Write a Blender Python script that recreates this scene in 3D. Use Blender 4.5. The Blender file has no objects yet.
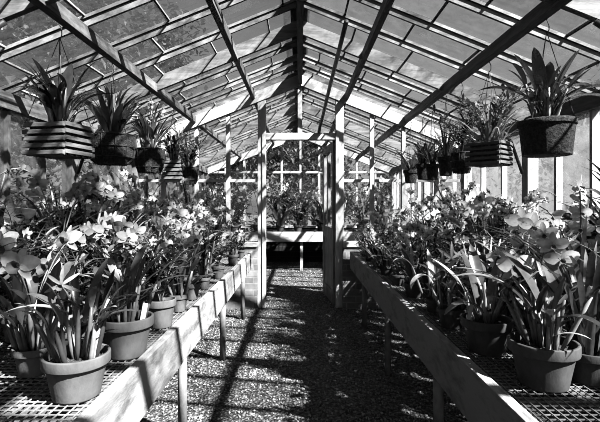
import bpy, bmesh, math, random
from math import sin, cos, pi, radians
from mathutils import Vector, Matrix
rnd = random.Random(11)
scene = bpy.context.scene
COL = scene.collection

# ------------------------------------------------------------------ materials (a monochrome place)
def g(v): return (v, v, v, 1)
def nodes(name):
    m = bpy.data.materials.new(name); m.use_nodes = True
    nt = m.node_tree; nt.nodes.clear()
    out = nt.nodes.new('ShaderNodeOutputMaterial')
    return m, nt, out
def N(nt, t, **kw):
    n = nt.nodes.new(t)
    for k, v in kw.items(): setattr(n, k, v)
    return n
def noise_mat(name, lo, hi, scale=(8, 8, 8), rough=.7, bump=.3, detail=6, spec=.3, lo_p=.35, hi_p=.65, dist=.02):
    m, nt, out = nodes(name)
    tc = N(nt, 'ShaderNodeTexCoord'); mp = N(nt, 'ShaderNodeMapping'); mp.inputs['Scale'].default_value = scale
    nz = N(nt, 'ShaderNodeTexNoise'); nz.inputs['Scale'].default_value = 1; nz.inputs['Detail'].default_value = detail
    nz.inputs['Roughness'].default_value = .65
    cr = N(nt, 'ShaderNodeValToRGB'); e = cr.color_ramp.elements
    e[0].position = lo_p; e[0].color = g(lo); e[1].position = hi_p; e[1].color = g(hi)
    b = N(nt, 'ShaderNodeBsdfPrincipled'); b.inputs['Roughness'].default_value = rough
    b.inputs['Specular IOR Level'].default_value = spec
    bp = N(nt, 'ShaderNodeBump'); bp.inputs['Strength'].default_value = bump; bp.inputs['Distance'].default_value = dist
    L = nt.links.new
    L(tc.outputs['Object'], mp.inputs['Vector']); L(mp.outputs['Vector'], nz.inputs['Vector'])
    L(nz.outputs['Fac'], cr.inputs['Fac']); L(cr.outputs['Color'], b.inputs['Base Color'])
    L(nz.outputs['Fac'], bp.inputs['Height']); L(bp.outputs['Normal'], b.inputs['Normal'])
    L(b.outputs['BSDF'], out.inputs['Surface'])
    return m
def leaf_mat(name, lo, hi, rough=.32, trans=.12, spec=.5, power=1.0):
    m, nt, out = nodes(name); L = nt.links.new
    ge = N(nt, 'ShaderNodeNewGeometry'); oi = N(nt, 'ShaderNodeObjectInfo')
    ad = N(nt, 'ShaderNodeMath', operation='POWER'); L(ge.outputs['Random Per Island'], ad.inputs[0]); ad.inputs[1].default_value = power
    ml = N(nt, 'ShaderNodeMath', operation='MULTIPLY_ADD'); L(oi.outputs['Random'], ml.inputs[0]); ml.inputs[1].default_value = .15; L(ad.outputs[0], ml.inputs[2])
    mr = N(nt, 'ShaderNodeMapRange'); L(ml.outputs[0], mr.inputs['Value']); mr.inputs['To Min'].default_value = lo; mr.inputs['To Max'].default_value = hi
    tc = N(nt, 'ShaderNodeTexCoord')
    nz = N(nt, 'ShaderNodeTexNoise'); nz.inputs['Scale'].default_value = 40; L(tc.outputs['Object'], nz.inputs['Vector'])
    m2 = N(nt, 'ShaderNodeMapRange'); L(nz.outputs['Fac'], m2.inputs['Value']); m2.inputs['From Min'].default_value = .3; m2.inputs['From Max'].default_value = .7
    m2.inputs['To Min'].default_value = .75; m2.inputs['To Max'].default_value = 1.2
    m3 = N(nt, 'ShaderNodeMath', operation='MULTIPLY'); L(mr.outputs[0], m3.inputs[0]); L(m2.outputs[0], m3.inputs[1])
    b = N(nt, 'ShaderNodeBsdfPrincipled'); b.inputs['Roughness'].default_value = rough; b.inputs['Specular IOR Level'].default_value = spec
    t = N(nt, 'ShaderNodeBsdfTranslucent'); mx = N(nt, 'ShaderNodeMixShader'); mx.inputs[0].default_value = trans
    L(m3.outputs[0], b.inputs['Base Color']); L(m3.outputs[0], t.inputs['Color'])
    L(b.outputs[0], mx.inputs[1]); L(t.outputs[0], mx.inputs[2]); L(mx.outputs[0], out.inputs['Surface'])
    return m
def glass_mat(name, dirt_lo, dirt_hi, col, scale=6):
    m, nt, out = nodes(name); L = nt.links.new
    tc = N(nt, 'ShaderNodeTexCoord'); ge = N(nt, 'ShaderNodeNewGeometry')
    nz = N(nt, 'ShaderNodeTexNoise'); nz.inputs['Scale'].default_value = scale; nz.inputs['Detail'].default_value = 8; nz.inputs['Roughness'].default_value = .75
    L(tc.outputs['Object'], nz.inputs['Vector'])
    ad = N(nt, 'ShaderNodeMath', operation='MULTIPLY_ADD'); L(ge.outputs['Random Per Island'], ad.inputs[0]); ad.inputs[1].default_value = .28; L(nz.outputs['Fac'], ad.inputs[2])
    mr = N(nt, 'ShaderNodeMapRange'); L(ad.outputs[0], mr.inputs['Value']); mr.inputs['From Min'].default_value = .47; mr.inputs['From Max'].default_value = .83
    mr.inputs['To Min'].default_value = dirt_lo; mr.inputs['To Max'].default_value = dirt_hi
    tr = N(nt, 'ShaderNodeBsdfTransparent'); tr.inputs[0].default_value = g(.93)
    df = N(nt, 'ShaderNodeBsdfDiffuse'); df.inputs[0].default_value = g(col)
    tl = N(nt, 'ShaderNodeBsdfTranslucent'); tl.inputs[0].default_value = g(col)
    md = N(nt, 'ShaderNodeMixShader'); md.inputs[0].default_value = .6; L(df.outputs[0], md.inputs[1]); L(tl.outputs[0], md.inputs[2])
    mx = N(nt, 'ShaderNodeMixShader'); L(mr.outputs[0], mx.inputs[0]); L(tr.outputs[0], mx.inputs[1]); L(md.outputs[0], mx.inputs[2])
    gl = N(nt, 'ShaderNodeBsdfGlossy'); gl.inputs['Roughness'].default_value = .08
    m2 = N(nt, 'ShaderNodeMixShader'); m2.inputs[0].default_value = .04; L(mx.outputs[0], m2.inputs[1]); L(gl.outputs[0], m2.inputs[2])
    L(m2.outputs[0], out.inputs['Surface'])
    return m
def brick_mat(name, a, b_, mortar, vertical_axis='z', bw=.22, bh=.075, flip=False):
    m, nt, out = nodes(name); L = nt.links.new
    tc = N(nt, 'ShaderNodeTexCoord'); sp = N(nt, 'ShaderNodeSeparateXYZ'); L(tc.outputs['Object'], sp.inputs[0])
    cb = N(nt, 'ShaderNodeCombineXYZ'); L(sp.outputs['Y' if flip else 'X'], cb.inputs[0]); L(sp.outputs['Z'], cb.inputs[1])
    br = N(nt, 'ShaderNodeTexBrick'); L(cb.outputs[0], br.inputs['Vector'])
    br.inputs['Color1'].default_value = g(a); br.inputs['Color2'].default_value = g(b_); br.inputs['Mortar'].default_value = g(mortar)
    br.inputs['Scale'].default_value = 1; br.inputs['Brick Width'].default_value = bw; br.inputs['Row Height'].default_value = bh; br.inputs['Mortar Size'].default_value = .007
    nz = N(nt, 'ShaderNodeTexNoise'); nz.inputs['Scale'].default_value = 25; nz.inputs['Detail'].default_value = 6; L(tc.outputs['Object'], nz.inputs['Vector'])
    mm = N(nt, 'ShaderNodeMix', data_type='RGBA', blend_type='MULTIPLY'); mm.inputs[0].default_value = .6
    L(br.outputs['Color'], mm.inputs['A']); L(nz.outputs['Fac'], mm.inputs['B'])
    b = N(nt, 'ShaderNodeBsdfPrincipled'); b.inputs['Roughness'].default_value = .9
    bp = N(nt, 'ShaderNodeBump'); bp.inputs['Strength'].default_value = .5; bp.inputs['Distance'].default_value = .01; bp.invert = True
    L(br.outputs['Fac'], bp.inputs['Height']); L(bp.outputs[0], b.inputs['Normal'])
    L(mm.outputs['Result'], b.inputs['Base Color']); L(b.outputs[0], out.inputs['Surface'])
    return m
def gravel_mat(name):
    m, nt, out = nodes(name); L = nt.links.new
    tc = N(nt, 'ShaderNodeTexCoord')
    vo = N(nt, 'ShaderNodeTexVoronoi'); vo.inputs['Scale'].default_value = 55; L(tc.outputs['Object'], vo.inputs['Vector'])
    bw = N(nt, 'ShaderNodeSeparateColor'); L(vo.outputs['Color'], bw.inputs[0])
    cr = N(nt, 'ShaderNodeValToRGB'); e = cr.color_ramp.elements; e[0].color = g(.02); e[1].color = g(.4); e[0].position = .1; L(bw.outputs[0], cr.inputs[0])
    dk = N(nt, 'ShaderNodeMapRange'); L(vo.outputs['Distance'], dk.inputs['Value']); dk.inputs['From Min'].default_value = .2; dk.inputs['From Max'].default_value = .7; dk.inputs['To Min'].default_value = 1; dk.inputs['To Max'].default_value = .25
    mm = N(nt, 'ShaderNodeMix', data_type='RGBA', blend_type='MULTIPLY'); mm.inputs[0].default_value = 1; L(cr.outputs[0], mm.inputs['A']); L(dk.outputs[0], mm.inputs['B'])
    b = N(nt, 'ShaderNodeBsdfPrincipled'); b.inputs['Roughness'].default_value = .8
    bp = N(nt, 'ShaderNodeBump'); bp.inputs['Strength'].default_value = 1; bp.inputs['Distance'].default_value = .02; bp.invert = True
    L(vo.outputs['Distance'], bp.inputs['Height']); L(bp.outputs[0], b.inputs['Normal']); L(mm.outputs['Result'], b.inputs['Base Color']); L(b.outputs[0], out.inputs['Surface'])
    return m

M = {}
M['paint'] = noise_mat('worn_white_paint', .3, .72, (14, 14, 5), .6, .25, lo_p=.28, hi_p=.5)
M['paint_x'] = noise_mat('worn_white_paint_level', .3, .72, (5, 14, 14), .6, .25, lo_p=.28, hi_p=.5)
M['board'] = noise_mat('weathered_bench_board', .12, .47, (30, 5, 14), .75, .5, lo_p=.3, hi_p=.52, detail=9)
M['purlin'] = noise_mat('grey_timber', .05, .26, (20, 2, 20), .75, .3)
M['rafter'] = noise_mat('pale_timber', .12, .32, (3, 20, 20), .7, .2)
M['bar'] = noise_mat('glazing_bar_paint', .12, .42, (5, 12, 12), .7, .2)
M['post'] = noise_mat('shaded_post', .06, .24, (14, 14, 5), .7, .25)  # left wall timber; shade from the hanging plants is painted into this tone
M['lap'] = noise_mat('lap_putty', .3, .6, (20, 20, 20), .8, .1)
M['door'] = noise_mat('door_paint', .2, .5, (16, 16, 4), .55, .25)
M['pipe'] = noise_mat('galvanised_pipe', .16, .4, (10, 10, 6), .5, .1)
M['wire'] = noise_mat('grey_wire', .15, .35, (30, 30, 30), .45, .0)
M['black'] = noise_mat('black_iron', .012, .03, (10, 10, 10), .5, .1)
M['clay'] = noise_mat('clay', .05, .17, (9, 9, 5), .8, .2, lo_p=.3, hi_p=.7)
M['clay_dark'] = noise_mat('shaded_clay', .03, .09, (9, 9, 5), .7, .2)  # clay with the right bench's shade put into its colour; far pots share it
M['bark'] = noise_mat('bark_mix', .012, .12, (70, 70, 70), .9, 1.0)
M['basket'] = noise_mat('basket_slat', .07, .28, (6, 6, 22), .8, .3)
M['basket_dark'] = noise_mat('dark_fibre', .01, .06, (60, 60, 60), .95, 1.0)
M['tag'] = noise_mat('white_plastic', .7, .8, (5, 5, 5), .4, 0)
M['leafA'] = leaf_mat('leaf_dark', .008, .18, .24, .08, .6, 2.6)
M['leafB'] = leaf_mat('leaf_mid', .012, .34, .26, .1, .6, 2.6)
M['leafC'] = leaf_mat('leaf_pale', .02, .55, .32, .2, .5, 1.8)
M['bulb'] = leaf_mat('pseudobulb', .03, .42, .4, .03, .5, 2.0)
M['stem'] = leaf_mat('flower_stem', .08, .22, .5, .05)
M['petal'] = leaf_mat('petal', .42, .74, .6, .45, .2)
M['petal_grey'] = leaf_mat('petal_grey', .15, .42, .6, .4, .2)
M['lip'] = leaf_mat('lip', .02, .2, .6, .2, .2)
M['tree'] = leaf_mat('tree_leaf', .01, .07, .5, .2)
M['trunk'] = noise_mat('tree_bark', .03, .1, (8, 8, 2), .9, .6)
M['roofglass'] = glass_mat('roof_glass', .08, .75, .075, 12)
M['wallglass'] = glass_mat('wall_glass', .06, .4, .4)
M['clearglass'] = glass_mat('clear_glass', .02, .12, .4)
M['gravel'] = gravel_mat('gravel_bed')
M['stone'] = leaf_mat('gravel_stone', .04, .5, .8, 0, .2)
M['brick'] = brick_mat('brick', .25, .5, .5)
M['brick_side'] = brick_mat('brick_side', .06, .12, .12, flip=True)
M['boards'] = brick_mat('dark_boards', .02, .035, .07, bw=5, bh=.11)
M['ground'] = noise_mat('ground_soil', .03, .12, (3, 3, 3), .95, .5)

# ------------------------------------------------------------------ mesh helpers
def box(bm, x0, x1, y0, y1, z0, z1):
    vs = [bm.verts.new(p) for p in ((x0,y0,z0),(x1,y0,z0),(x1,y1,z0),(x0,y1,z0),(x0,y0,z1),(x1,y0,z1),(x1,y1,z1),(x0,y1,z1))]
    for f in ((0,3,2,1),(4,5,6,7),(0,1,5,4),(1,2,6,5),(2,3,7,6),(3,0,4,7)): bm.faces.new([vs[i] for i in f])
def hexa(bm, pts):
    vs = [bm.verts.new(p) for p in pts]
    for f in ((0,3,2,1),(4,5,6,7),(0,1,5,4),(1,2,6,5),(2,3,7,6),(3,0,4,7)): bm.faces.new([vs[i] for i in f])
def tube(bm, pts, radii, seg=8, caps=True):
    pts = [Vector(p) for p in pts]
    if not hasattr(radii, '__len__'): radii = [radii]*len(pts)
    rings = []; prev = None
    for i, p in enumerate(pts):
        d = (pts[min(i+1, len(pts)-1)] - pts[max(i-1, 0)]).normalized()
        ref = prev if prev is not None else (Vector((1,0,0)) if abs(d.x) < .9 else Vector((0,1,0)))
        u = (ref - d*ref.dot(d)).normalized(); v = d.cross(u); prev = u
        rings.append([bm.verts.new(p + (u*cos(2*pi*k/seg) + v*sin(2*pi*k/seg))*radii[i]) for k in range(seg)])
    for a, b in zip(rings, rings[1:]):
        for k in range(seg): bm.faces.new((a[k], a[(k+1) % seg], b[(k+1) % seg], b[k]))
    if caps:
        bm.faces.new(rings[0][::-1]); bm.faces.new(rings[-1])
def lathe(bm, prof, seg=28):
    rings = [[bm.verts.new((r*cos(2*pi*k/seg), r*sin(2*pi*k/seg), z)) for k in range(seg)] for r, z in prof]
    for a, b in zip(rings, rings[1:]):
        for k in range(seg): bm.faces.new((a[k], a[(k+1) % seg], b[(k+1) % seg], b[k]))
    return rings
def mesh_of(name, bm, mat, smooth=False):
    me = bpy.data.meshes.new(name); bm.normal_update(); bm.to_mesh(me); bm.free()
    mats = mat if isinstance(mat, list) else [mat]
    for m in mats: me.materials.append(m)
    if smooth:
        for p in me.polygons: p.use_smooth = True
    return me
def link(name, me, parent=None, loc=(0,0,0), rot=(0,0,0), sc=1.0):
    o = bpy.data.objects.new(name, me); COL.objects.link(o)
    o.location = loc; o.rotation_euler = rot; o.scale = (sc, sc, sc) if not hasattr(sc, '__len__') else sc
    if parent: o.parent = parent
    return o
def obj(name, bm, mat, parent=None, loc=(0,0,0), rot=(0,0,0), smooth=False, bevel=0):
    o = link(name, mesh_of(name, bm, mat, smooth), parent, loc, rot)
    if bevel:
        b = o.modifiers.new('soft', 'BEVEL'); b.width = bevel; b.segments = 2; b.limit_method = 'ANGLE'
    return o
def thing(name, label, cat, loc=(0,0,0), rotz=0, group=None):
    o = bpy.data.objects.new(name, None); COL.objects.link(o); o.empty_display_size = .05
    o.location = loc; o.rotation_euler = (0, 0, rotz); o['label'] = label; o['category'] = cat
    if group: o['group'] = group
    return o
def struct(name, label, cat, loc=(0,0,0)):
    o = thing(name, label, cat, loc); o['kind'] = 'structure'; return o
def smark(o, label, cat):
    o['kind'] = 'structure'; o['label'] = label; o['category'] = cat; return o

# ------------------------------------------------------------------ dimensions (metres; aisle runs along +y)
E = 1.25                     # eye height
RIDGE, SLOPE, XE = 2.74, .4, 2.0
Y0, YP, YB = -1.3, 5.17, 9.2 # roof start, glazed partition, far gable
def rz(x): return RIDGE - SLOPE*abs(x)
EAVE = rz(XE)
PITCH = .41
FRAMES = [-1.18, .46, 2.10, 3.74, 5.17, 6.81, 8.04]
def ystations():
    ys = []; y = 3.74 + 3*PITCH
    while y > Y0: ys.append(y); y -= PITCH
    y = YP + PITCH
    while y < YB: ys.append(y); y += PITCH
    ys = [4.86 if abs(v-4.97) < .02 else v for v in ys]
    return sorted(ys + [YP, Y0, YB])
YS = ystations()

# ------------------------------------------------------------------ ground and floor
bm = bmesh.new(); box(bm, -40, 40, -25, 45, -.3, -.03)
smark(obj('ground', bm, M['ground']), 'dark open ground outside around the greenhouse', 'ground')
bm = bmesh.new(); box(bm, -2.0, 2.0, Y0, YB, -.028, 0)
smark(obj('floor', bm, M['gravel']), 'gravel floor of the aisle between the two benches', 'floor')
bm = bmesh.new()
gr = random.Random(3)
for i in range(9500):
    t = gr.random()
    y = .9 + 7.2*t**1.7
    x = gr.uniform(-1.0, 1.0)
    r = gr.uniform(.005, .012)
    q = Matrix.Rotation(gr.uniform(0, pi), 3, Vector((gr.random(), gr.random(), gr.random()+.1)).normalized())
    c = Vector((x, y, r*.45))
    vs = [bm.verts.new(c + q @ Vector(p)*r*gr.uniform(.75, 1.2)) for p in ((1,0,0),(-1,0,0),(0,1,0),(0,-1,0),(0,0,.7),(0,0,-.7))]
    for a, b, d in ((0,2,4),(2,1,4),(1,3,4),(3,0,4),(2,0,5),(1,2,5),(3,1,5),(0,3,5)): bm.faces.new((vs[a], vs[b], vs[d]))
o = obj('gravel', bm, M['stone']); o['kind'] = 'stuff'; o['label'] = 'loose pale and dark gravel stones over the aisle floor'; o['category'] = 'gravel'

# ------------------------------------------------------------------ roof
roof = struct('ceiling', 'pitched greenhouse roof of lapped glass panes on timber bars', 'roof')
def sloped(bm, side, xa, xb, y0, y1, lo, hi):
    """a member following the roof slope from xa to xb"""
    A, B = side*xa, side*xb
    hexa(bm, [(A,y0,rz(xa)+lo),(B,y0,rz(xb)+lo),(B,y1,rz(xb)+lo),(A,y1,rz(xa)+lo),(A,y0,rz(xa)+hi),(B,y0,rz(xb)+hi),(B,y1,rz(xb)+hi),(A,y1,rz(xa)+hi)])
pr = random.Random(5)
for side, nm in ((-1, 'left'), (1, 'right')):
    bars, glass, laps = bmesh.new(), bmesh.new(), bmesh.new()
    for y in YS:
        if min(abs(y-f) for f in FRAMES) < .05: continue
        sloped(bars, side, .03, XE+.06, y-.009, y+.009, .035, .1)
        sloped(bars, side, .03, XE+.06, y-.02, y+.02, .08, .1)
    for ya, yb in zip(YS, YS[1:]):
        if yb - ya < .1: continue
        x = .04 + pr.uniform(.05, .42)
        cuts = [.03]
        while x < XE+.1: cuts.append(x); x += .46
        cuts.append(XE+.14)
        for a, b in zip(cuts, cuts[1:]):
            b2 = min(b+.015, XE+.15)
            vs = [glass.verts.new(p) for p in ((side*a, ya+.012, rz(a)+.103),(side*b2, ya+.012, rz(b2)+.109),(side*b2, yb-.012, rz(b2)+.109),(side*a, yb-.012, rz(a)+.103))]
            glass.faces.new(vs)
            if b < XE: sloped(laps, side, b-.006, b+.006, ya+.013, yb-.013, .09, .101)
    obj('glazing_bar', bars, M['bar'], roof)
    obj('roof_glass', glass, M['roofglass'], roof)
    obj('lap_strip', laps, M['lap'], roof)
    for y in FRAMES:
        bm = bmesh.new(); sloped(bm, side, .02, XE+.02, y-.018, y+.018, -.02, .1)
        obj('rafter', bm, M['rafter'], roof)
    for x in (.555, 1.255):
        bm = bmesh.new(); sloped(bm, side, x-.018, x+.018, Y0, YB, -.034, .036)
        obj('purlin', bm, M['purlin'], roof)
    bm = bmesh.new(); box(bm, *sorted((side*(XE-.05), side*(XE+.03))), Y0, YB, EAVE-.06, EAVE+.05)
    obj('eave_plate', bm, M['purlin'], roof)
bm = bmesh.new(); box(bm, -.026, .026, Y0, YB, RIDGE-.07, RIDGE+.1)
obj('ridge_board', bm, M['purlin'], roof)
bm = bmesh.new(); box(bm, -.08, .08, Y0, YB, RIDGE+.1, RIDGE+.125)
obj('ridge_cap', bm, M['purlin'], roof)

# ------------------------------------------------------------------ side walls with a window bay between each pair of frame posts
SILL = .75
bays = [Y0] + [f for f in FRAMES if f > Y0+.1] + [YB]
wn = 0
for side, nm in ((-1, 'left'), (1, 'right')):
    bm = bmesh.new(); box(bm, *sorted((side*(XE-.07), side*(XE+.13))), Y0, YB, -.03, SILL)
    smark(obj('wall_'+nm, bm, M['brick_side']), f'low dark brick wall under the {nm} side windows', 'wall')
    for k, (ya, yb) in enumerate(zip(bays, bays[1:])):
        wn += 1
        w = struct(f'window_{wn}', f'tall glazed bay of the {nm} side wall behind the bench, bay {("one","two","three","four","five","six","seven","eight")[k]} from the near end', 'window', (side*XE, (ya+yb)/2, SILL))
        h = EAVE - .06 - SILL; hy = (yb-ya)/2
        fr = bmesh.new(); box(fr, -.05, .05, -hy, hy, 0, .05)
        box(fr, -.045, .045, -hy, -hy+.05, .05, h); box(fr, -.045, .045, hy-.05, hy, .05, h)
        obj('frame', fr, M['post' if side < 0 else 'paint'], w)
        mb = bmesh.new(); n = max(1, round((yb-ya)/PITCH))
        for i in range(1, n):
            yy = -hy + i*(yb-ya)/n; box(mb, -.025, .025, yy-.014, yy+.014, .05, h)
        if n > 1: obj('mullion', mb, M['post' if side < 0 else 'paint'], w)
        gb = bmesh.new()
        for i in range(n):
            a = -hy + i*(yb-ya)/n + .016; b = -hy + (i+1)*(yb-ya)/n - .016
            if i == 0: a = -hy+.05
            if i == n-1: b = hy-.05
            box(gb, -.002, .002, a, b, .05, h)
        obj('pane', gb, M['wallglass'], w)
# dark iron knee braces from rafter to post
for side in (-1, 1):
    for y in (2.10, 3.74):
        bm = bmesh.new()
        tube(bm, [(side*1.42, y-.03, rz(1.42)-.05), (side*1.66, y-.03, 1.97), (side*1.82, y-.03, 1.78), (side*1.92, y-.03, 1.5)], .014)
        o = obj('trim_1' if (side, y) == (-1, 2.10) else 'trim_%d' % (2 + (side > 0)*2 + (y > 3)), bm, M['black'], smooth=True)
        smark(o, f'dark iron knee brace at the {"nearer" if y < 3 else "farther"} {"left" if side < 0 else "right"} roof frame', 'brace')

# ------------------------------------------------------------------ glazed partition with doorway
PT = .045
part = struct('wall_middle', 'white painted glazed partition around the open doorway', 'wall', (0, YP, 0))
JL, JR = (-.505, -.41), (.425, .52)
for j in (JL, JR):
    bm = bmesh.new(); box(bm, j[0], j[1], -PT, PT, 0, rz(.5)-.05); obj('door_post', bm, M['paint'], part, bevel=.004)
for s_, j in ((1, JL[1]), (-1, JR[0])):
    bm = bmesh.new(); box(bm, *sorted((j, j - s_*.04)), -PT-.016, -PT, 0, 2.085); obj('door_casing', bm, M['paint'], part, bevel=.003)
bm = bmesh.new(); box(bm, JL[1], JR[0], -PT-.004, PT, 2.005, 2.085); obj('header', bm, M['paint_x'], part, bevel=.004)
bm = bmesh.new(); box(bm, -.026, .026, -.03, .03, 2.085, RIDGE-.07); obj('king_post', bm, M['paint'], part)
for s in (-1, 1):
    bm = bmesh.new(); sloped(bm, s, .0, XE, -PT-.01, .02, -.085, .045); obj('gable_rafter', bm, M['paint_x'], part)
    bm = bmesh.new(); box(bm, *sorted((s*.84, s*.885)), -.03, .03, .8, rz(.86)-.08); obj('window_post', bm, M['paint'], part)
    bm = bmesh.new(); box(bm, *sorted((s*1.22, s*1.26)), -.03, .03, .8, rz(1.24)-.08); obj('window_post', bm, M['paint'], part)
    bm = bmesh.new(); box(bm, *sorted((s*1.62, s*1.66)), -.03, .03, .8, rz(1.64)-.08); obj('window_post', bm, M['paint'], part)
    bm = bmesh.new(); box(bm, *sorted((s*.52, s*1.93)), -.02, .02, 1.5, 1.535); obj('transom', bm, M['paint_x'], part)
    bm = bmesh.new(); box(bm, *sorted((s*.505, s*1.93)), -.11, .11, .73, .785); obj('sill', bm, M['paint_x'], part, bevel=.005)
    bm = bmesh.new(); box(bm, *sorted((s*.505, s*1.93)), -.09, .09, 0, .73); obj('brick_base', bm, M['brick'], part)
    bm = bmesh.new()
    v = [bm.verts.new(p) for p in ((s*.52,0,.785),(s*1.95,0,.785),(s*1.95,0,rz(1.95)-.05),(s*.52,0,rz(.52)-.05))]; bm.faces.new(v)
    v = [bm.verts.new(p) for p in ((s*.03,0,2.11),(s*.415,0,2.11),(s*.415,0,rz(.415)-.05),(s*.03,0,rz(.03)-.05))]; bm.faces.new(v)
    obj('pane', bm, M['clearglass'], part)

# door leaf, hinged on the right post, swung away from us
door = struct('door_1', 'half-glazed grey wooden door standing open beyond the white doorway', 'door', (.42, YP+.05, .015))
door.rotation_euler = (0, 0, radians(96))
W_, T_, H_ = .8, .02, 1.99
bm = bmesh.new()
box(bm, 0, .1, -T_, T_, 0, H_); box(bm, W_-.1, W_, -T_, T_, 0, H_)
box(bm, .1, W_-.1, -T_, T_, 0, .16); box(bm, .1, W_-.1, -T_, T_, H_-.1, H_); box(bm, .1, W_-.1, -T_, T_, .78, .93)
box(bm, W_/2-.02, W_/2+.02, -T_, T_, .93, H_-.1)
obj('door_frame', bm, M['door'], door, bevel=.004)
bm = bmesh.new()
for i in range(6): box(bm, .1+i*.1+.003, .1+(i+1)*.1-.003, -.01, .01, .16, .78)
obj('board_panel', bm, M['door'], door)
bm = bmesh.new(); box(bm, .1, W_/2-.02, -.002, .002, .93, H_-.1); box(bm, W_/2+.02, W_-.1, -.002, .002, .93, H_-.1)
obj('pane', bm, M['clearglass'], door)
for s in (-1, 1):
    bm = bmesh.new(); tube(bm, [(W_-.05, s*T_, .95), (W_-.05, s*(T_+.035), .95)], .008); tube(bm, [(W_-.05, s*(T_+.03), .95), (W_-.05, s*(T_+.06), .95)], [.02, .026], 12)
    obj('knob', bm, M['black'], door, smooth=True)
for z in (.25, 1.0, 1.75):
    bm = bmesh.new(); tube(bm, [(-.004, -.02, z-.05), (-.004, -.02, z+.05)], .009); obj('hinge', bm, M['black'], door)

# black vent cord from roof to header
bm = bmesh.new(); tube(bm, [(.345, 3.2, 2.6), (.335, 3.6, 2.56), (.30, 4.3, 2.42), (.262, 4.85, 2.25), (.235, 5.05, 2.15), (.225, 5.10, 2.085)], .019)
o = obj('vent_cord', bm, M['black'], smooth=True); o['label'] = 'black vent cord slanting from the roof down to the door header'; o['category'] = 'cord'

# ------------------------------------------------------------------ far gable wall
fw = struct('wall_back', 'far gable end of the greenhouse with white mullions above dark boards', 'wall', (0, YB, 0))
bm = bmesh.new(); box(bm, -XE, XE, -.05, .05, -.03, .72); obj('board_base', bm, M['boards'], fw)
bm = bmesh.new(); box(bm, -XE, XE, -.07, .06, .72, .77); obj('sill', bm, M['paint_x'], fw)
for s in (-1, 1):
    bm = bmesh.new(); sloped(bm, s, 0, XE, -.05, .03, -.09, .04); obj('gable_rafter', bm, M['paint_x'], fw)
bm = bmesh.new(); box(bm, -XE, XE, -.035, .03, 1.885, 1.93); obj('transom', bm, M['paint_x'], fw)
for i in range(-4, 5):
    x = .01 + i*.4
    bm = bmesh.new(); box(bm, x-.02, x+.02, -.03, .03, .77, rz(x)-.08); obj('mullion', bm, M['paint'], fw)
bm = bmesh.new()
v = [bm.verts.new(p) for p in ((-XE,0,.77),(XE,0,.77),(XE,0,EAVE-.04),(0,0,RIDGE-.04),(-XE,0,EAVE-.04))]; bm.faces.new(v)
obj('pane', bm, M['clearglass'], fw)

# ------------------------------------------------------------------ benches
BT = .665   # wire mesh level
def bench(side, xf, label, mat):
    t = thing('plant_bench', label, 'bench', (side*1.2, 2.4, 0))
    ox, oy = -side*1.2, -2.4
    ya, yb = -.3, 5.02; xb = 1.86
    def B(x0, x1, y0, y1, z0, z1, name, m, bev=0):
        bm = bmesh.new(); a, b = sorted((side*x0+ox, side*x1+ox)); box(bm, a, b, y0+oy, y1+oy, z0, z1); return obj(name, bm, m, t, bevel=bev)
    B(xf, xf+.036, ya, yb, .49, .685, 'front_board', mat, .004)
    B(xb-.036, xb, ya, yb, .49, .685, 'back_board', mat)
    B(xf+.036, xb-.036, yb-.036, yb, .49, .685, 'end_board', mat)
    B(xf+.036, xb-.036, ya, ya+.036, .49, .685, 'end_board', mat)
    for i in range(1, 10):
        y = ya + i*(yb-ya)/10; B(xf+.036, xb-.036, y-.02, y+.02, .575, .655, 'bearer', M['purlin'])
    bm = bmesh.new(); p = .026; r = .0016
    x = xf+.04
    while x < xb-.04:
        a = side*x+ox; box(bm, a-r, a+r, ya+.04+oy, yb-.04+oy, BT-.003, BT); x += p
    y = ya+.04
    while y < yb-.04:
        a, b = sorted((side*(xf+.037)+ox, side*(xb-.037)+ox)); box(bm, a, b, y-r+oy, y+r+oy, BT-.006, BT-.003); y += p
    obj('wire_mesh', bm, M['wire'], t)
    bm = bmesh.new()
    for i in range(3):
        x = xf+.07 + i*.22
        a = side*x+ox; box(bm, a-.022, a+.022, ya+.04+oy, yb-.04+oy, BT-.03, BT-.0095)
    obj('slat', bm, M['purlin'], t)
    for y in ((1.0, 2.25, 3.42, 4.62) if side < 0 else (.9, 2.0, 3.14, 4.3)):
        for x in (xf+.06, xb-.08):
            bm = bmesh.new(); a = side*x+ox; tube(bm, [(a, y+oy, 0), (a, y+oy, .6)], .024, 14); obj('leg', bm, M['pipe'], t, smooth=True)
    return t
bench(-1, .555, 'long wire-topped plant bench with sunlit pale front board, left of the aisle', M['board'])
bench(1, .583, 'long wire-topped plant bench with shaded front board, right of the aisle', M['board'])
# far bench across the second room
fb = thing('plant_bench', 'white-fronted bench across the far room beyond the open door', 'bench', (0, 8.3, 0))
bm = bmesh.new(); box(bm, -1.85, 1.85, -.42, -.38, .54, .72); obj('front_board', bm, M['paint_x'], fb, bevel=.004)
bm = bmesh.new()
for i in range(8): box(bm, -1.85, 1.85, -.37+i*.12, -.37+i*.12+.1, .68, .705)
obj('slat_top', bm, M['basket'], fb)
for x in (-1.75, -.85, .03, .9, 1.75):
    bm = bmesh.new(); box(bm, x-.025, x+.025, -.37, -.32, 0, .68); obj('leg', bm, M['paint'], fb)
    bm = bmesh.new(); box(bm, x-.025, x+.025, .5, .55, 0, .68); obj('leg', bm, M['paint'], fb)

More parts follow.
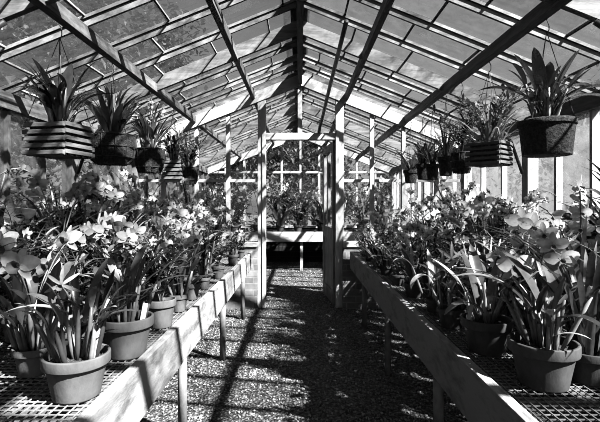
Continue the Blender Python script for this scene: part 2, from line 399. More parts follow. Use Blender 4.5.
# ------------------------------------------------------------------ plant pieces
def leaf(bm, base, az, el, L, W, droop, n=7, fold=.22, kind='strap', twist=0.0):
    p = Vector(base); prev = None
    for i in range(n+1):
        t = i/n
        e = el - droop*t*t if kind == 'arch' else el - droop*t
        d = Vector((cos(e)*cos(az), cos(e)*sin(az), sin(e)))
        a2 = az + twist*t
        s = Vector((-sin(a2), cos(a2), 0)); nn = s.cross(d)
        if nn.z < 0: nn = -nn
        if kind == 'oval': w = W*.5*max(0, sin(pi*min(1, .06+t*.94)))**.58
        else: w = W*.5*min(1, .5+t*3)*(1-t**4)
        if i == n: w = W*.02
        a = bm.verts.new(p + s*w + nn*fold*w); b = bm.verts.new(p); c = bm.verts.new(p - s*w + nn*fold*w)
        if prev:
            bm.faces.new((prev[0], prev[1], b, a)); bm.faces.new((prev[1], prev[2], c, b))
        prev = (a, b, c); p = p + d*(L/n)
    return p
def petal(bm, az_dir, L, W, cup, tilt, n=4):
    """petal in the flower's own frame: flower faces +x, az_dir is the angle round the face"""
    u = Vector((0, cos(az_dir), sin(az_dir))); s = Vector((0, -sin(az_dir), cos(az_dir)))
    prev = None
    for i in range(n+1):
        t = i/n; w = W*.5*max(.06, sin(pi*(.1+.84*t)))**.8
        c = u*(L*t) + Vector((tilt*L*t + cup*L*t*t, 0, 0))
        row = [bm.verts.new(c + s*w + Vector((.25*w, 0, 0))), bm.verts.new(c), bm.verts.new(c - s*w + Vector((.25*w, 0, 0)))]
        if prev:
            for k in (0, 1): bm.faces.new((prev[k], prev[k+1], row[k+1], row[k]))
        prev = row
LIPS = {}
def flower_mesh(kind, r):
    bm = bmesh.new()
    if kind == 'cattleya':
        for a in (90, 215, 325): petal(bm, radians(a), r, r*.42, -.1, .05)
        for a in (25, 155): petal(bm, radians(a), r, r*.85, -.25, .12)
        k0 = len(bm.faces); lathe_lip(bm, r*.55, r*.3)
    elif kind == 'round':
        for a in (90, 210, 330): petal(bm, radians(a), r, r*.5, -.1, .05)
        for a in (15, 165): petal(bm, radians(a), r*1.1, r*.85, -.2, .12)
        k0 = len(bm.faces); lathe_lip(bm, r*.38, r*.16)
    elif kind == 'spider':
        for a in (90, 205, 335, 35, 145): petal(bm, radians(a), r, r*.2, -.35, .15)
        k0 = len(bm.faces); lathe_lip(bm, r*.4, r*.16)
    else:
        for k in range(5): petal(bm, radians(90+72*k), r, r*.7, .1, .25, 3)
        k0 = len(bm.faces); lathe_lip(bm, r*.4, r*.15)
    lip_faces = list(bm.faces)[k0:]; b2 = bmesh.new(); mp = {}
    for f in lip_faces:
        b2.faces.new([mp.setdefault(v, b2.verts.new(v.co)) if v not in mp else mp[v] for v in f.verts])
    bmesh.ops.delete(bm, geom=list({v for f in lip_faces for v in f.verts}), context='VERTS')
    LIPS[kind] = mesh_of('lip', b2, M['lip'], True)
    return mesh_of('petals', bm, M['petal'], True)
def lathe_lip(bm, L, R):
    prev = None; seg = 7
    for i, (t, q) in enumerate(((0, .25), (.4, .5), (.8, .75), (1, 1.15))):
        ring = [bm.verts.new((t*L, R*q*cos(2*pi*k/seg), R*q*sin(2*pi*k/seg) - t*t*L*.35)) for k in range(seg)]
        if prev:
            for k in range(seg): bm.faces.new((prev[k], prev[(k+1) % seg], ring[(k+1) % seg], ring[k]))
        prev = ring
FL = {'cattleya': flower_mesh('cattleya', .062), 'round': flower_mesh('round', .04), 'spider': flower_mesh('spider', .075), 'small': flower_mesh('small', .022)}
FLG = {}
for k, me in FL.items():
    c = me.copy(); c.materials[0] = M['petal_grey']; FLG[k] = c

# each kind returns dict(leaves=mesh, bulbs=mesh|None, stems=mesh|None, flowers=[(pos, rot, kind)])
def bezier(p0, p1, p2, n=6):
    return [Vector(p0)*(1-t)**2 + Vector(p1)*2*t*(1-t) + Vector(p2)*t*t for t in [i/n for i in range(n+1)]]
def face_rot(r, az=None):
    return (r.uniform(-.3, .3), r.uniform(-.35, .25), az if az is not None else r.uniform(0, 2*pi))
def make_kind(kind, seed, tall=1.0, lm='leafB', bare=False, dens=1.0):
    r = random.Random(seed); lb, bb, sb = bmesh.new(), bmesh.new(), bmesh.new(); fl = []; nb = 0
    if kind == 'cattleya':
        for i in range(int(dens*r.randint(14, 19))):
            az = r.uniform(0, 2*pi); q = r.uniform(.01, .055); h = r.uniform(.10, .19)*tall; lean = r.uniform(.05, .4)
            b = Vector((q*cos(az), q*sin(az), -.01)); tp = b + Vector((cos(az)*h*lean, sin(az)*h*lean, h))
            tube(bb, [b, b.lerp(tp, .35), b.lerp(tp, .7), tp], [.005, .010, .009, .005], 6); nb += 1
            for k in range(r.randint(1, 2)):
                a2 = az + r.uniform(-.8, .8)
                leaf(lb, tp, a2, r.uniform(.85, 1.45), r.uniform(.13, .23)*tall, r.uniform(.03, .046), r.uniform(.1, .8), 7, .3, 'oval')
        for i in range(r.randint(4, 6)):
            az = r.uniform(0, 2*pi); h = r.uniform(.26, .4)*tall
            pts = bezier((0, 0, .1), (cos(az)*.04, sin(az)*.04, h*.8), (cos(az)*.12, sin(az)*.12, h)); tube(sb, pts, .003, 5)
            fl.append((pts[-1], face_rot(r, az), 'cattleya'))
    elif kind == 'strap':
        for i in range(int(dens*r.randint(30, 40))):
            az = r.uniform(0, 2*pi); q = r.uniform(0, .04)
            leaf(lb, (q*cos(az), q*sin(az), -.01), az, r.uniform(1.05, 1.5), r.uniform(.34, .6)*tall, r.uniform(.016, .028), r.uniform(.9, 2.2), 9, .3, 'arch')
        for i in range(r.randint(2, 3)):
            az = r.uniform(0, 2*pi); h = r.uniform(.36, .5)*tall
            pts = bezier((0, 0, 0), (cos(az)*.05, sin(az)*.05, h*.9), (cos(az)*.2, sin(az)*.2, h), 8); tube(sb, pts, .0035, 5)
            for k in range(4, 9): fl.append((pts[k] + Vector((0, 0, .012)), face_rot(r, az + r.uniform(-1.2, 1.2)), 'round'))
    elif kind == 'spray':
        for i in range(r.randint(6, 8)):
            az = i*2.4 + r.uniform(-.3, .3)
            leaf(lb, (0, 0, 0), az, r.uniform(.4, .9), r.uniform(.18, .27)*tall, r.uniform(.055, .075), r.uniform(.5, 1.1), 7, .2, 'oval')
        for i in range(r.randint(2, 3)):
            az = r.uniform(0, 2*pi); h = r.uniform(.36, .52)*tall
            pts = bezier((0, 0, 0), (cos(az)*.02, sin(az)*.02, h*1.15), (cos(az)*.26, sin(az)*.26, h*.85), 9); tube(sb, pts, .003, 5)
            for k in range(5, 10): fl.append((pts[k] - Vector((0, 0, .01)), face_rot(r, az + (-1)**k*.9), 'round'))
    elif kind == 'cane':
        for i in range(int(dens*r.randint(12, 16))):
            az = r.uniform(0, 2*pi); h = r.uniform(.2, .4)*tall; lean = r.uniform(.02, .32); q = r.uniform(0, .04)
            b = Vector((q*cos(az), q*sin(az), -.01)); tp = b + Vector((cos(az)*h*lean, sin(az)*h*lean, h))
            tube(bb, [b, b.lerp(tp, .3), b.lerp(tp, .7), tp], [.006, .010, .008, .004], 6); nb += 1
            for k in range(r.randint(4, 6)):
                t = .3 + .7*k/5
                leaf(lb, b.lerp(tp, min(t, 1)), az + k*pi + r.uniform(-.5, .5), r.uniform(.3, 1.0), r.uniform(.1, .17), r.uniform(.02, .032), r.uniform(.3, 1.2), 6, .3, 'oval')
            if r.random() < .4:
                for k in range(3): fl.append((tp + Vector((r.uniform(-.03, .03), r.uniform(-.03, .03), r.uniform(-.01, .04))), face_rot(r), 'small'))
    elif kind == 'bush':
        for i in range(int(dens*r.randint(20, 26))):
            az = r.uniform(0, 2*pi); h = r.uniform(.15, .36)*tall
            pts = bezier((0, 0, -.01), (cos(az)*.03, sin(az)*.03, h*.8), (cos(az)*h*.6, sin(az)*h*.6, h), 6); tube(sb, pts, .0025, 5)
            for k in range(2, 7):
                for s in (-1, 1): leaf(lb, pts[k], az + s*r.uniform(.5, 1.6), r.uniform(-.1, .9), r.uniform(.05, .10), r.uniform(.014, .026), r.uniform(.2, 1), 4, .25, 'oval')
            if r.random() < .75: fl.append((pts[-1] + Vector((0, 0, .015)), face_rot(r), 'small'))
    elif kind == 'broad':
        for i in range(int(dens*r.randint(15, 20))):
            az = r.uniform(0, 2*pi); q = r.uniform(0, .05)
            leaf(lb, (q*cos(az), q*sin(az), -.01), az, r.uniform(.95, 1.45), r.uniform(.2, .42)*tall, r.uniform(.034, .055), r.uniform(.2, 1.4), 8, .3, 'oval')
    elif kind == 'grass':
        for i in range(r.randint(60, 80)):
            az = r.uniform(0, 2*pi); q = r.uniform(0, .08)
            leaf(lb, (q*cos(az), q*sin(az), -.01), az, r.uniform(.5, 1.5), r.uniform(.14, .3)*tall, r.uniform(.006, .012), r.uniform(.4, 2), 6, .2, 'arch')
        for i in range(4): fl.append((Vector((r.uniform(-.1, .1), r.uniform(-.1, .1), r.uniform(.12, .24)*tall)), face_rot(r), 'small'))
    d = {'leaves': mesh_of('leaves', lb, M[lm], True), 'bulbs': None, 'stems': None, 'flowers': [] if bare else fl}
    if nb: d['bulbs'] = mesh_of('pseudobulb', bb, M['bulb'], True)
    else: bb.free()
    if len(sb.verts) and not (bare and kind != 'bush'): d['stems'] = mesh_of('flower_stem', sb, M['stem'], True)
    else: sb.free()
    return d
KINDS = {}
for i, k in enumerate(('cattleya', 'strap', 'spray', 'cane', 'bush', 'broad', 'grass')):
    KINDS[k] = [make_kind(k, 100*i+j, 1.0, ('leafB', 'leafA', 'leafC')[j % 3]) for j in range(4)]
for k in ('cattleya', 'strap', 'spray', 'cane', 'bush', 'broad'):
    KINDS[k+'_tall'] = [make_kind(k, 3000+7*j+len(k), 1.4, ('leafB', 'leafC', 'leafB', 'leafA')[j], dens=1.35) for j in range(4)]
KINDS['cattleya_bare'] = [make_kind('cattleya', 900+j, 1.0, ('leafB', 'leafA')[j % 2], True) for j in range(3)]
KINDS['cane_bare'] = [make_kind('cane', 950+j, 1.0, ('leafB', 'leafC')[j % 2], True) for j in range(3)]

def near_special(seed, stems, leaves, flowers, lm='leafB'):
    """bundle of slim stems plus hand-placed leaves: (base, azimuth, elevation, length, width, droop)"""
    r = random.Random(seed); lb, bb, sb = bmesh.new(), bmesh.new(), bmesh.new(); fl = []
    for i in range(stems):
        az = r.uniform(0, 2*pi); q = r.uniform(.005, .06); h = r.uniform(.09, .2); lean = r.uniform(.05, .45)
        b = Vector((q*cos(az), q*sin(az), -.01)); tp = b + Vector((cos(az)*h*lean, sin(az)*h*lean, h))
        tube(bb, [b, b.lerp(tp, .3), b.lerp(tp, .7), tp], [.004, .008, .007, .004], 7)
        if r.random() < .7: leaf(lb, tp, az + r.uniform(-.9, .9), r.uniform(.6, 1.4), r.uniform(.08, .15), r.uniform(.018, .028), r.uniform(.1, 1.0), 7, .35, 'oval')
        if r.random() < .5: leaf(lb, b.lerp(tp, .6), az + r.uniform(-1.5, 1.5), r.uniform(.6, 1.2), r.uniform(.07, .13), r.uniform(.014, .022), r.uniform(.2, 1.2), 7, .35, 'oval')
    for b, az, el, L, W, dr in leaves: leaf(lb, b, az, el, L, W, dr, 10, .3, 'oval')
    for b, p, e, k in flowers:
        tube(sb, bezier(b, (b[0], b[1], p[2]*.7), p), .003, 6); fl.append((Vector(p), e, k))
    d = {'leaves': mesh_of('leaves', lb, M[lm], True), 'bulbs': mesh_of('pseudobulb', bb, M['bulb'], True), 'stems': None, 'flowers': fl}
    if len(sb.verts): d['stems'] = mesh_of('flower_stem', sb, M['stem'], True)
    else: sb.free()
    return d
FRONT = -pi/2
KINDS['near_a'] = [near_special(5, 20, [((.045, -.02, .02), .3, 1.32, .235, .042, .15), ((-.01, -.03, .15), pi+.3, .5, .17, .03, .9), ((-.03, .0, .1), pi-.3, 1.0, .2, .034, 1.1),
    ((.0, .05, .1), 1.2, 1.3, .22, .036, .4), ((.03, .03, .12), .5, .9, .18, .03, 1.3)], [((0, 0, .1), (-.035, -.02, .235), (0, -.1, FRONT+.2), 'spider')])]
KINDS['near_b'] = [near_special(6, 26, [((.03, .0, .12), .6, 1.1, .2, .04, .5), ((.05, .02, .1), .2, .8, .2, .03, .9), ((-.03, 0, .12), 2.6, 1.2, .2, .034, .5), ((0, .04, .14), 1.4, 1.2, .2, .036, .7),
    ((-.02, -.02, .14), 3.4, .9, .16, .028, 1.2)], [])]
KINDS['near_c'] = [near_special(8, 18, [((-.04, -.02, .1), 2.9, 1.15, .3, .05, 1.5), ((.0, .0, .1), 2.2, 1.3, .3, .05, .9), ((.03, .0, .1), .4, 1.0, .26, .045, 1.4), ((-.02, .03, .12), 2.6, .9, .28, .04, 1.0),
    ((0, -.04, .08), -1.2, .9, .2, .036, 1.6), ((.04, .03, .1), 1.0, 1.3, .3, .05, .5)], [], 'leafB')]
KINDS['near_d'] = [near_special(9, 10, [((-.03, 0, .02), 2.6, 1.2, .3, .05, .7), ((.03, -.01, .02), .4, 1.0, .28, .05, 1.2), ((0, .04, .02), 1.5, 1.3, .32, .055, .5), ((-.02, .02, .02), 2.2, 1.4, .28, .05, .3),
    ((.02, .02, .05), .9, 1.1, .3, .045, .9), ((-.03, -.03, .05), 3.6, .8, .22, .04, 1.6)], [], 'leafB')]

KINDS['near_f'] = [near_special(12, 10, [((.02, .02, .05), .8, 1.2, .22, .035, .6), ((-.02, .02, .05), 2.4, 1.2, .2, .035, .6)],
    [((0, 0, .05), (.02, -.05, .16), (0, -.2, FRONT-.3), 'spider'), ((0, 0, .05), (-.04, -.03, .2), (.2, 0, FRONT-.7), 'spider'), ((0, 0, .05), (.06, -.02, .22), (-.2, .1, FRONT+.3), 'spider'), ((0, 0, .05), (0, 0, .25), (0, .2, FRONT), 'spider')])]
KINDS['near_g'] = [near_special(13, 8, [((-.01, -.02, .1), 3.5, 1.0, .2, .045, 2.6), ((.02, .02, .05), .6, 1.2, .22, .035, .8), ((0, .02, .05), 1.6, 1.3, .24, .035, .4)], [], 'leafC')]
KINDS['near_e'] = [near_special(14, 12, [((-.03, -.02, .06), 3.0, .95, .27, .055, 1.5), ((-.02, 0, .1), 2.7, 1.2, .24, .06, .3), ((.0, -.02, .1), 4.4, 1.35, .22, .065, .2), ((.03, 0, .1), .3, 1.3, .26, .06, .4),
    ((-.04, .02, .08), 3.5, .5, .26, .045, 1.0), ((.05, .02, .08), .1, .9, .28, .055, 1.2), ((.02, .03, .1), 1.3, 1.2, .26, .055, .6), ((-.05, -.03, .1), 3.3, 1.25, .2, .05, 2.2), ((.04, -.04, .08), 5.4, 1.0, .24, .05, 1.0)], [], 'leafA')]

# pots (unit: top diameter .2, height .145)
bm = bmesh.new()
rings = lathe(bm, [(.001, 0), (.066, 0), (.0695, .002), (.0702, .006), (.079, .056), (.0878, .104), (.0885, .1075), (.0895, .108), (.097, .1085), (.0992, .1095), (.1, .112), (.1, .141), (.0992, .144), (.0975, .145), (.092, .145), (.090, .142), (.088, .112), (.085, .1)], 32)
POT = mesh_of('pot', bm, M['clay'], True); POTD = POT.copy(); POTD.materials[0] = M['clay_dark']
POTB = POT.copy(); POTB.materials[0] = M['basket_dark']
bm = bmesh.new(); br = random.Random(2)
rr = lathe(bm, [(.0005, .118), (.03, .12), (.06, .118), (.0885, .114)], 22)
for v in bm.verts: v.co.z += br.uniform(-.004, .008)
for i in range(60):
    a, q = br.uniform(0, 2*pi), .08*br.random()**.5; c = Vector((q*cos(a), q*sin(a), .122)); s = br.uniform(.004, .010)
    bx = [c + Vector((br.uniform(-s, s), br.uniform(-s, s), br.uniform(-s*.4, s*.8))) for _ in range(4)]
    vs = [bm.verts.new(p) for p in bx]
    for f in ((0,1,2),(0,1,3),(1,2,3),(0,2,3)): bm.faces.new([vs[k] for k in f])
SOIL = mesh_of('bark_mix', bm, M['bark'])
bm = bmesh.new(); box(bm, -.009, .009, -.0008, .0008, 0, .075); box(bm, -.005, .005, -.0007, .0007, -.03, 0)
TAG = mesh_of('plant_tag', bm, M['tag'])

def add_plant(root, spec, z, s, rot, r, grey=.25, maxfl=9, size=1.0):
    lv = link('leaves', spec['leaves'], root, (0, 0, z), (0, 0, rot), s)
    if spec['bulbs']: link('pseudobulbs', spec['bulbs'], root, (0, 0, z), (0, 0, rot), s)
    if spec['stems']: link('flower_stems', spec['stems'], root, (0, 0, z), (0, 0, rot), s)
    fixed = len(spec['flowers']) < 5 and rot == 0; R = Matrix.Rotation(rot, 3, 'Z'); lib = FLG if r.random() < grey else FL
    for p, e, k in spec['flowers'][:maxfl]:
        q = R @ Vector(p)*s
        fo = link('flower', lib[k], root, (q.x, q.y, q.z+z), (e[0], e[1], e[2] if fixed else -pi/2 + .25 + r.uniform(-1.1, 1.1)), s*size*r.uniform(.85, 1.15))
        link('lip', LIPS[k], fo)
def potted(x, y, z, D, kind, var, s, label, group, rot=None, tag=None, dark=False, r=rnd, grey=.25, hs=1.0, maxfl=9, size=1.0):
    t = thing('potted_plant' if kind.split('_')[0] in ('bush', 'broad', 'grass') else 'potted_orchid', label, 'potted plant', (x, y, z), 0, group)
    k = D/.2
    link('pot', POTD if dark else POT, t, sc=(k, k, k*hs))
    link('bark_mix', SOIL, t, sc=(k, k, k*hs))
    add_plant(t, KINDS[kind][var % len(KINDS[kind])], .118*k*hs, s, r.uniform(0, 2*pi) if rot is None else rot, r, grey, maxfl, size)
    if tag: link('plant_tag', TAG, t, (tag[0]*k, tag[1]*k, .13*k*hs), (radians(8), radians(10), radians(20)))
    return t
ORD = ('first', 'second', 'third', 'fourth', 'fifth', 'sixth', 'seventh', 'eighth', 'ninth', 'tenth', 'eleventh', 'twelfth', 'thirteenth', 'fourteenth', 'fifteenth', 'sixteenth', 'seventeenth', 'eighteenth')
DESC = {'cattleya': 'thick-leaved white-flowered orchid', 'strap': 'arching strap-leaved orchid in flower', 'spray': 'orchid with arching flower sprays', 'cane': 'leafy cane orchid with small flowers',
        'bush': 'bushy small-leaved plant in bloom', 'broad': 'broad-leaved plant without flowers', 'grass': 'tuft of thin grassy leaves', 'cattleya_bare': 'thick-leaved orchid without flowers', 'cane_bare': 'leafy cane orchid without flowers'}
# front rows: (x, y, pot diameter, kind, variant, plant scale, look, tag)
LF = [(-.68, 1.31, .192, 'near_a', 0, 1.0, 'wide clay pot of thick orchid stems, nearest on the left bench', None),
      (-.668, 1.66, .197, 'near_b', 0, 1.0, 'large clay pot of orchid canes with upright white tag, left bench edge', (.07, -.03)),
      (-.66, 2.04, .142, 'bush', 1, .9, 'medium clay pot of bushy leaves just behind the white-tagged pot', None),
      (-.657, 2.33, .10, 'cattleya', 2, .8, 'narrow clay pot, second behind the white-tagged pot on the left edge', None),
      (-.66, 2.62, .105, 'spray', 0, .9, 'clay pot with flower sprays, midway along the left bench edge', None),
      (-.652, 2.93, .085, 'cane', 1, .8, 'slim small clay pot beyond midway on the left bench edge', None),
      (-.637, 3.35, .105, 'bush', 2, .7, 'small sunlit clay pot, third from the door on the left bench edge', None),
      (-.632, 4.05, .11, 'cattleya', 1, .6, 'small pale clay pot, second from the door on the left edge', None),
      (-.632, 4.6, .09, 'bush', 0, .65, 'smallest clay pot, next to the door end of the left bench', None)]
RF = [(.785, 1.39, .21, 'near_c', 0, 1.0, 'wide dark pot of thick orchid stems, nearest on the right bench', None),
      (.738, 1.70, .195, 'near_d', 0, 1.0, 'large dark pot with white tag at its rim, right bench edge', (-.085, -.02)),
      (.715, 2.03, .135, 'near_f', 0, 1.0, 'medium dark pot with pale flowers behind the white-tagged right pot', None),
      (.727, 2.32, .105, 'near_g', 0, 1.0, 'small shaded pot with a hanging pale leaf, right bench edge', None),
      (.71, 2.69, .125, 'strap', 2, .7, 'rounded dark pot of strap leaves midway along the right bench edge', None),
      (.70, 3.08, .11, 'bush', 0, .8, 'dark pot of bushy leaves beyond midway on the right bench edge', None),
      (.70, 3.5, .11, 'grass', 1, 1.1, 'dark pot of grassy leaves, fourth from the door on the right edge', None),
      (.70, 3.92, .10, 'strap', 1, .6, 'shaded pot of strap leaves, third from the door, right edge', None),
      (.70, 4.32, .10, 'grass', 2, 1.0, 'shaded pot of thin leaves, second from the door, right edge', None),
      (.70, 4.7, .09, 'bush', 3, .8, 'shaded bushy pot beside the door end of the right bench', None)]
fr = random.Random(21)
for i, (x, y, D, k, v, s, lab, tg) in enumerate(LF): potted(x, y, BT, D, k, v, s, lab, 'front row of pots on the left bench', 0 if k.startswith('near') else fr.uniform(0, 6.28), tg, False, fr, .2, (.93, 1.04)[i] if i < 2 else 1.28, size=.7 if i == 0 else 1)
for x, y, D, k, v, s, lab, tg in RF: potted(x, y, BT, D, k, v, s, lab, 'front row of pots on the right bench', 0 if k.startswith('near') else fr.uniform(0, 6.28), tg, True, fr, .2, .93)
# packed rows behind
br_ = random.Random(77)
MIX2 = ['cattleya', 'spray', 'bush', 'strap', 'cattleya', 'cane', 'bush', 'spray', 'cattleya', 'strap', 'broad', 'spray', 'bush']
MIX3 = ['strap', 'cattleya', 'bush', 'spray', 'cane', 'cattleya', 'strap', 'spray', 'bush', 'cattleya', 'cane', 'strap', 'spray']
MIX4 = ['broad', 'strap', 'cane', 'cattleya', 'bush', 'strap', 'cane', 'cattleya', 'broad', 'spray', 'strap', 'bush']
for side, nm in ((-1, 'left'), (1, 'right')):
    for row, (x0, st, sc, mix, off) in enumerate(((.93, .25, 1.0, MIX2, 1.45), (1.2, .25, .92, MIX3, 1.3), (1.52, .27, 1.08, MIX4, 1.35))):
        n = int((4.72-off)/st)
        for i in range(n+1):
            y = off + i*st + br_.uniform(-.05, .05)
            k = mix[(i*(1 if side < 0 else 5) + (0 if side < 0 else 3)) % len(mix)]
            kt = k if row == 0 else k + '_tall'
            lab = f'{DESC[k]}, {nm} bench {("second","third","back")[row]} row, {ORD[n-i]} from the partition'
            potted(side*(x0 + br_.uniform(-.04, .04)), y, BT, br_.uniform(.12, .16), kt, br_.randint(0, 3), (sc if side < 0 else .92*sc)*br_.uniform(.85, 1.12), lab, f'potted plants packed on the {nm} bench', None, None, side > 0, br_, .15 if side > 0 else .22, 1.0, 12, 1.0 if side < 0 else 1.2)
# far bench plants
for row, yy in enumerate((8.1, 8.5)):
    for i in range(9):
        k = ['cattleya', 'bush', 'spray', 'broad', 'bush', 'strap', 'cane', 'spray', 'cattleya'][(i*(row*2+1)+row) % 9]
        potted(-1.6 + i*.4 + br_.uniform(-.06, .06), yy, .705, .17, k, br_.randint(0, 3), (1.45 if row == 0 else 2.1)*br_.uniform(.9, 1.15), f'{DESC[k]} on far bench {("front","back")[row]} row, {ORD[i]} from its left end', 'potted plants on the far bench', None, None, True, br_, .1, 1.0, 12, .9)

# ------------------------------------------------------------------ hanging baskets
def hang(x, y, top, w, h, style, kind, var, s, label, rot=0.0, more=None):
    side = 1 if x > 0 else -1
    t = thing('hanging_basket', label, 'hanging plant', (x, y, top-h), rot, f'baskets hanging from the {"right" if side > 0 else "left"} roof beam')
    hw = w/2
    if style == 'slat':
        bm = bmesh.new(); n = 5; sh = h/n
        for i in range(n):
            z = i*sh
            for sx in (-1, 1):
                a = sx*(hw-.009)
                box(bm, -hw, hw, a-.009, a+.009, z+.004, z+sh*.72)
                box(bm, a-.009, a+.009, -hw+.02, hw-.02, z+.004+sh*.2, z+sh*.9)
        for i in range(5): box(bm, -hw+.01, hw-.01, -hw+.03+i*(w-.06)/4-.012, -hw+.03+i*(w-.06)/4+.012, 0, .008)
        obj('slat_crate', bm, M['basket'], t, bevel=.002)
        bm = bmesh.new(); box(bm, -hw+.022, hw-.022, -hw+.022, hw-.022, .01, h*.9)
        bmesh.ops.subdivide_edges(bm, edges=bm.edges[:], cuts=6, use_grid_fill=True)
        for v in bm.verts: v.co += Vector((br_.uniform(-1, 1), br_.uniform(-1, 1), br_.uniform(-1, 1)))*.005
        obj('bark_mix', bm, M['bark'], t)
    elif style == 'fibre':
        bm = bmesh.new()
        rg = lathe(bm, [(.001, 0), (hw*.7, .005), (hw*.86, h*.25), (hw*.96, h*.6), (hw, h*.97), (hw*.95, h), (hw*.9, h*.9), (.001, h*.93)], 26)
        for v in bm.verts: v.co += Vector((br_.uniform(-1, 1), br_.uniform(-1, 1), br_.uniform(-.7, .7)))*.006
        obj('fibre_liner', bm, M['basket_dark'], t)
        bm = bmesh.new()
        for q, zz in ((.88, .25), (.98, .6), (1.02, 1.0)):
            tube(bm, [(hw*q*cos(2*pi*k/24), hw*q*sin(2*pi*k/24), h*zz) for k in range(25)], .0035, 5, False)
        for k in range(12):
            a = 2*pi*k/12; tube(bm, [(hw*.72*cos(a), hw*.72*sin(a), 0), (hw*.89*cos(a), hw*.89*sin(a), h*.25), (hw*.99*cos(a), hw*.99*sin(a), h*.6), (hw*1.02*cos(a), hw*1.02*sin(a), h)], .002, 4)
        obj('wire_frame', bm, M['black'], t, smooth=True)
    elif style == 'tub':
        bm = bmesh.new(); lathe(bm, [(.001, 0), (hw*.84, 0), (hw*.845, .004), (hw*.95, h*.82), (hw*.952, h*.84), (hw*1.0, h*.845), (hw*1.005, h*.86), (hw*1.01, h*.97), (hw*.97, h), (hw*.92, h*.98), (hw*.9, h*.9)], 32)
        obj('pot', bm, M['basket_dark'], t, smooth=True)
        link('bark_mix', SOIL, t, sc=(hw*10, hw*10, h*.9/.118))
    else:
        kx = w/.2; kz = h/.145
        link('pot', POTB, t, sc=(kx, kx, kz)); link('bark_mix', SOIL, t, sc=(kx, kx, kz))
    zt = rz(abs(x)) - .05 - (top-h)
    bm = bmesh.new(); q = hw*.92
    hk = zt-.06
    for a in ((45, 135, 225, 315) if style == 'slat' else (90, 210, 330)):
        qq = q*1.38 if style == 'slat' else q
        tube(bm, [(qq*cos(radians(a)), qq*sin(radians(a)), h*.97), (0, 0, hk)], .0022, 5)
    tube(bm, [(0, 0, hk-.01), (.012, 0, hk+.01), (.012, 0, hk+.035), (0, 0, zt+.005)], .003, 6)
    obj('hanging_wire', bm, M['black'], t)
    add_plant(t, KINDS[kind][var], h*.92, s, br_.uniform(0, 6.28), br_, .15, 6, .8)
    if more: add_plant(t, KINDS[more[0]][more[1]], h*.92, more[2], br_.uniform(0, 6.28), br_, .1, more[3], .8)
    return t
hang(-1.268, 2.27, 1.665, .24, .175, 'slat', 'near_e', 0, 1.05, 'slatted wooden basket with tall broad leaves, nearest on the left', -.2, ('strap', 1, .7, 3))
hang(-1.262, 2.89, 1.70, .31, .195, 'fibre', 'broad', 3, 1.0, 'wide dark fibre basket with sprawling leaves, second on the left', 0, ('strap', 3, .85, 2))
hang(-1.265, 3.62, 1.70, .25, .2, 'fibre', 'strap', 0, .8, 'dark fibre basket with spiky leaves, middle one on the left', 0, ('cattleya', 1, 1.0, 3))
hang(-1.265, 4.28, 1.68, .17, .2, 'slat', 'cane', 0, .9, 'small slatted basket between two dark baskets on the left', .1)
hang(-1.262, 4.88, 1.65, .22, .19, 'fibre', 'strap', 2, .8, 'dark basket nearest the partition on the left side', 0, ('bush', 1, 1.0, 6))
hang(1.262, 2.2, 1.672, .27, .18, 'tub', 'near_e', 0, 1.1, 'big black hanging pot with tall dark leaves, nearest on the right', 0, ('strap', 1, .55, 0))
hang(1.258, 2.86, 1.655, .222, .16, 'slat', 'grass', 2, 1.35, 'slatted basket of thin pale foliage, second on the right', radians(-47), ('bush', 2, .95, 5))
hang(1.262, 3.36, 1.64, .16, .16, 'fibre', 'bush', 1, 1.0, 'fibre basket beside the slatted basket, third on the right', 0)
hang(1.26, 3.72, 1.65, .14, .165, 'pot', 'strap', 1, .65, 'tapered dark hanging pot, fourth along the right beam', 0)
hang(1.262, 4.1, 1.62, .13, .15, 'pot', 'broad', 0, .7, 'broad-leaved black hanging pot, fifth along the right beam', 0)
hang(1.262, 4.42, 1.65, .14, .16, 'pot', 'broad', 1, .95, 'small black pot with upright leaves, sixth on the right beam', 0)
hang(1.262, 4.9, 1.625, .17, .15, 'pot', 'broad', 3, .95, 'tapered black pot with upright leaves nearest the partition, right side', 0)

# ------------------------------------------------------------------ trees outside
def tree_mesh(seed, H, R, n):
    r = random.Random(seed); bm = bmesh.new()
    cl = [(Vector((r.uniform(-R, R)*.7, r.uniform(-R, R)*.7, r.uniform(.12*H, .92*H))), r.uniform(.3, .55)*R) for _ in range(26)]
    for i in range(n):
        c, q = r.choice(cl)
        d = Vector((r.gauss(0, 1), r.gauss(0, 1), r.gauss(0, 1))).normalized()
        leaf(bm, c + d*q*r.random()**.4, r.uniform(0, 2*pi), r.uniform(-1, .8), r.uniform(.14, .26), r.uniform(.06, .12), r.uniform(0, .8), 2, .2, 'oval')
    tb = bmesh.new(); tube(tb, [(0, 0, 0), (.05, .03, H*.3), (-.04, .05, H*.6), (0, 0, H*.85)], [.16, .12, .08, .03], 10)
    for k in range(8):
        c, q = cl[k]; b = Vector((0, 0, min(c.z*.6, H*.6))); tube(tb, [b, b.lerp(c, .5) + Vector((0, 0, .1)), c], [.05, .035, .015], 6)
    return mesh_of('crown', bm, M['tree']), mesh_of('trunk', tb, M['trunk'], True)
TREES = [tree_mesh(1, 4.6, 1.9, 5200), tree_mesh(2, 5.6, 2.2, 6000), tree_mesh(3, 3.4, 1.7, 4600)]
def tree(x, y, k, s, rot, label):
    t = thing('tree', label, 'tree', (x, y, -.03), rot, 'trees outside the greenhouse')
    link('crown', TREES[k][0], t, sc=s); link('trunk', TREES[k][1], t, sc=s)
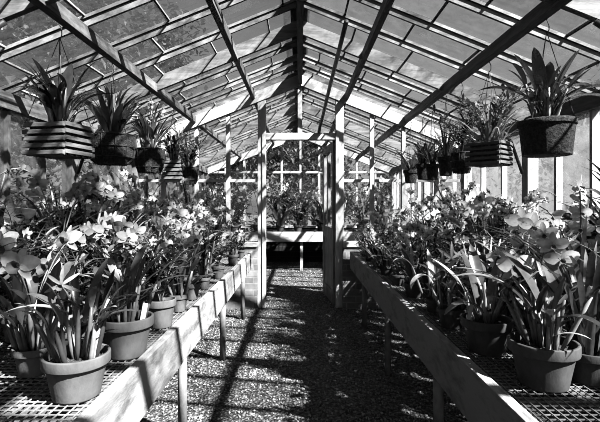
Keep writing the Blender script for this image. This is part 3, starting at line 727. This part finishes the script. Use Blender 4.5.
for a in ((.1, 13.0, 0, .9, 0, 'dark leafy tree outside behind the open doorway'),
          (3.7, 13.2, 2, 1.1, 1, 'low dark tree outside the far gable, right of the doorway'),
          (-3.0, 13.6, 2, 1.1, 2, 'low dark tree outside the far gable, left of the doorway'),
          (.6, 17.2, 1, .95, 3.4, 'taller dark tree standing behind the doorway tree beyond the far gable'),
          (-5.0, 5.6, 1, .85, 4, 'dark tree outside the left windows beside the partition'),
          (-4.9, 1.9, 1, .85, .5, 'dark tree outside the left windows behind the hanging baskets'),
          (-10.6, 4.6, 1, 1.5, 5, 'taller dark tree standing farther off behind the left trees'),
          (-6.6, 10.4, 1, 1.35, 2.6, 'tall dark tree outside the far room on the left'),
          (-8.2, 18.5, 1, 1.9, 1.6, 'tallest dark tree, far off beyond the left of the far gable'),
          (6.2, 9.4, 0, .85, 3.9, 'dark tree outside the far room on the right')): tree(*a)

# ------------------------------------------------------------------ light
sun = bpy.data.lights.new('sun', 'SUN'); sun.energy = 30; sun.angle = radians(1.0)
so = bpy.data.objects.new('sun', sun); COL.objects.link(so); so.location = (6, -5, 8)
so.rotation_euler = Vector((-1, .76, -1.28)).to_track_quat('-Z', 'Y').to_euler()
w = bpy.data.worlds.new('sky'); scene.world = w; w.use_nodes = True
nt = w.node_tree; nt.nodes.clear()
sk = nt.nodes.new('ShaderNodeTexSky'); sk.sky_type = 'NISHITA'; sk.sun_disc = False; sk.sun_elevation = radians(42); sk.sun_rotation = radians(132)
bw = nt.nodes.new('ShaderNodeRGBToBW'); bg = nt.nodes.new('ShaderNodeBackground'); bg.inputs[1].default_value = .1
ow = nt.nodes.new('ShaderNodeOutputWorld')
nt.links.new(sk.outputs[0], bw.inputs[0]); nt.links.new(bw.outputs[0], bg.inputs[0]); nt.links.new(bg.outputs[0], ow.inputs[0])

# ------------------------------------------------------------------ camera
cam = bpy.data.cameras.new('camera'); co = bpy.data.objects.new('camera', cam); COL.objects.link(co)
co.location = (0, 0, E); co.rotation_euler = (pi/2, 0, 0)
cam.sensor_width = 36; cam.lens = 36*430/600; cam.shift_y = -8/600; cam.clip_start = .05
scene.camera = co
scene.cycles.transparent_max_bounces = 24
scene.cycles.filter_width = .9
scene.cycles.diffuse_bounces = 0
vs = scene.view_settings
vs.view_transform = 'Standard'; vs.look = 'None'; vs.gamma = 1; vs.exposure = -.1; vs.use_curve_mapping = False
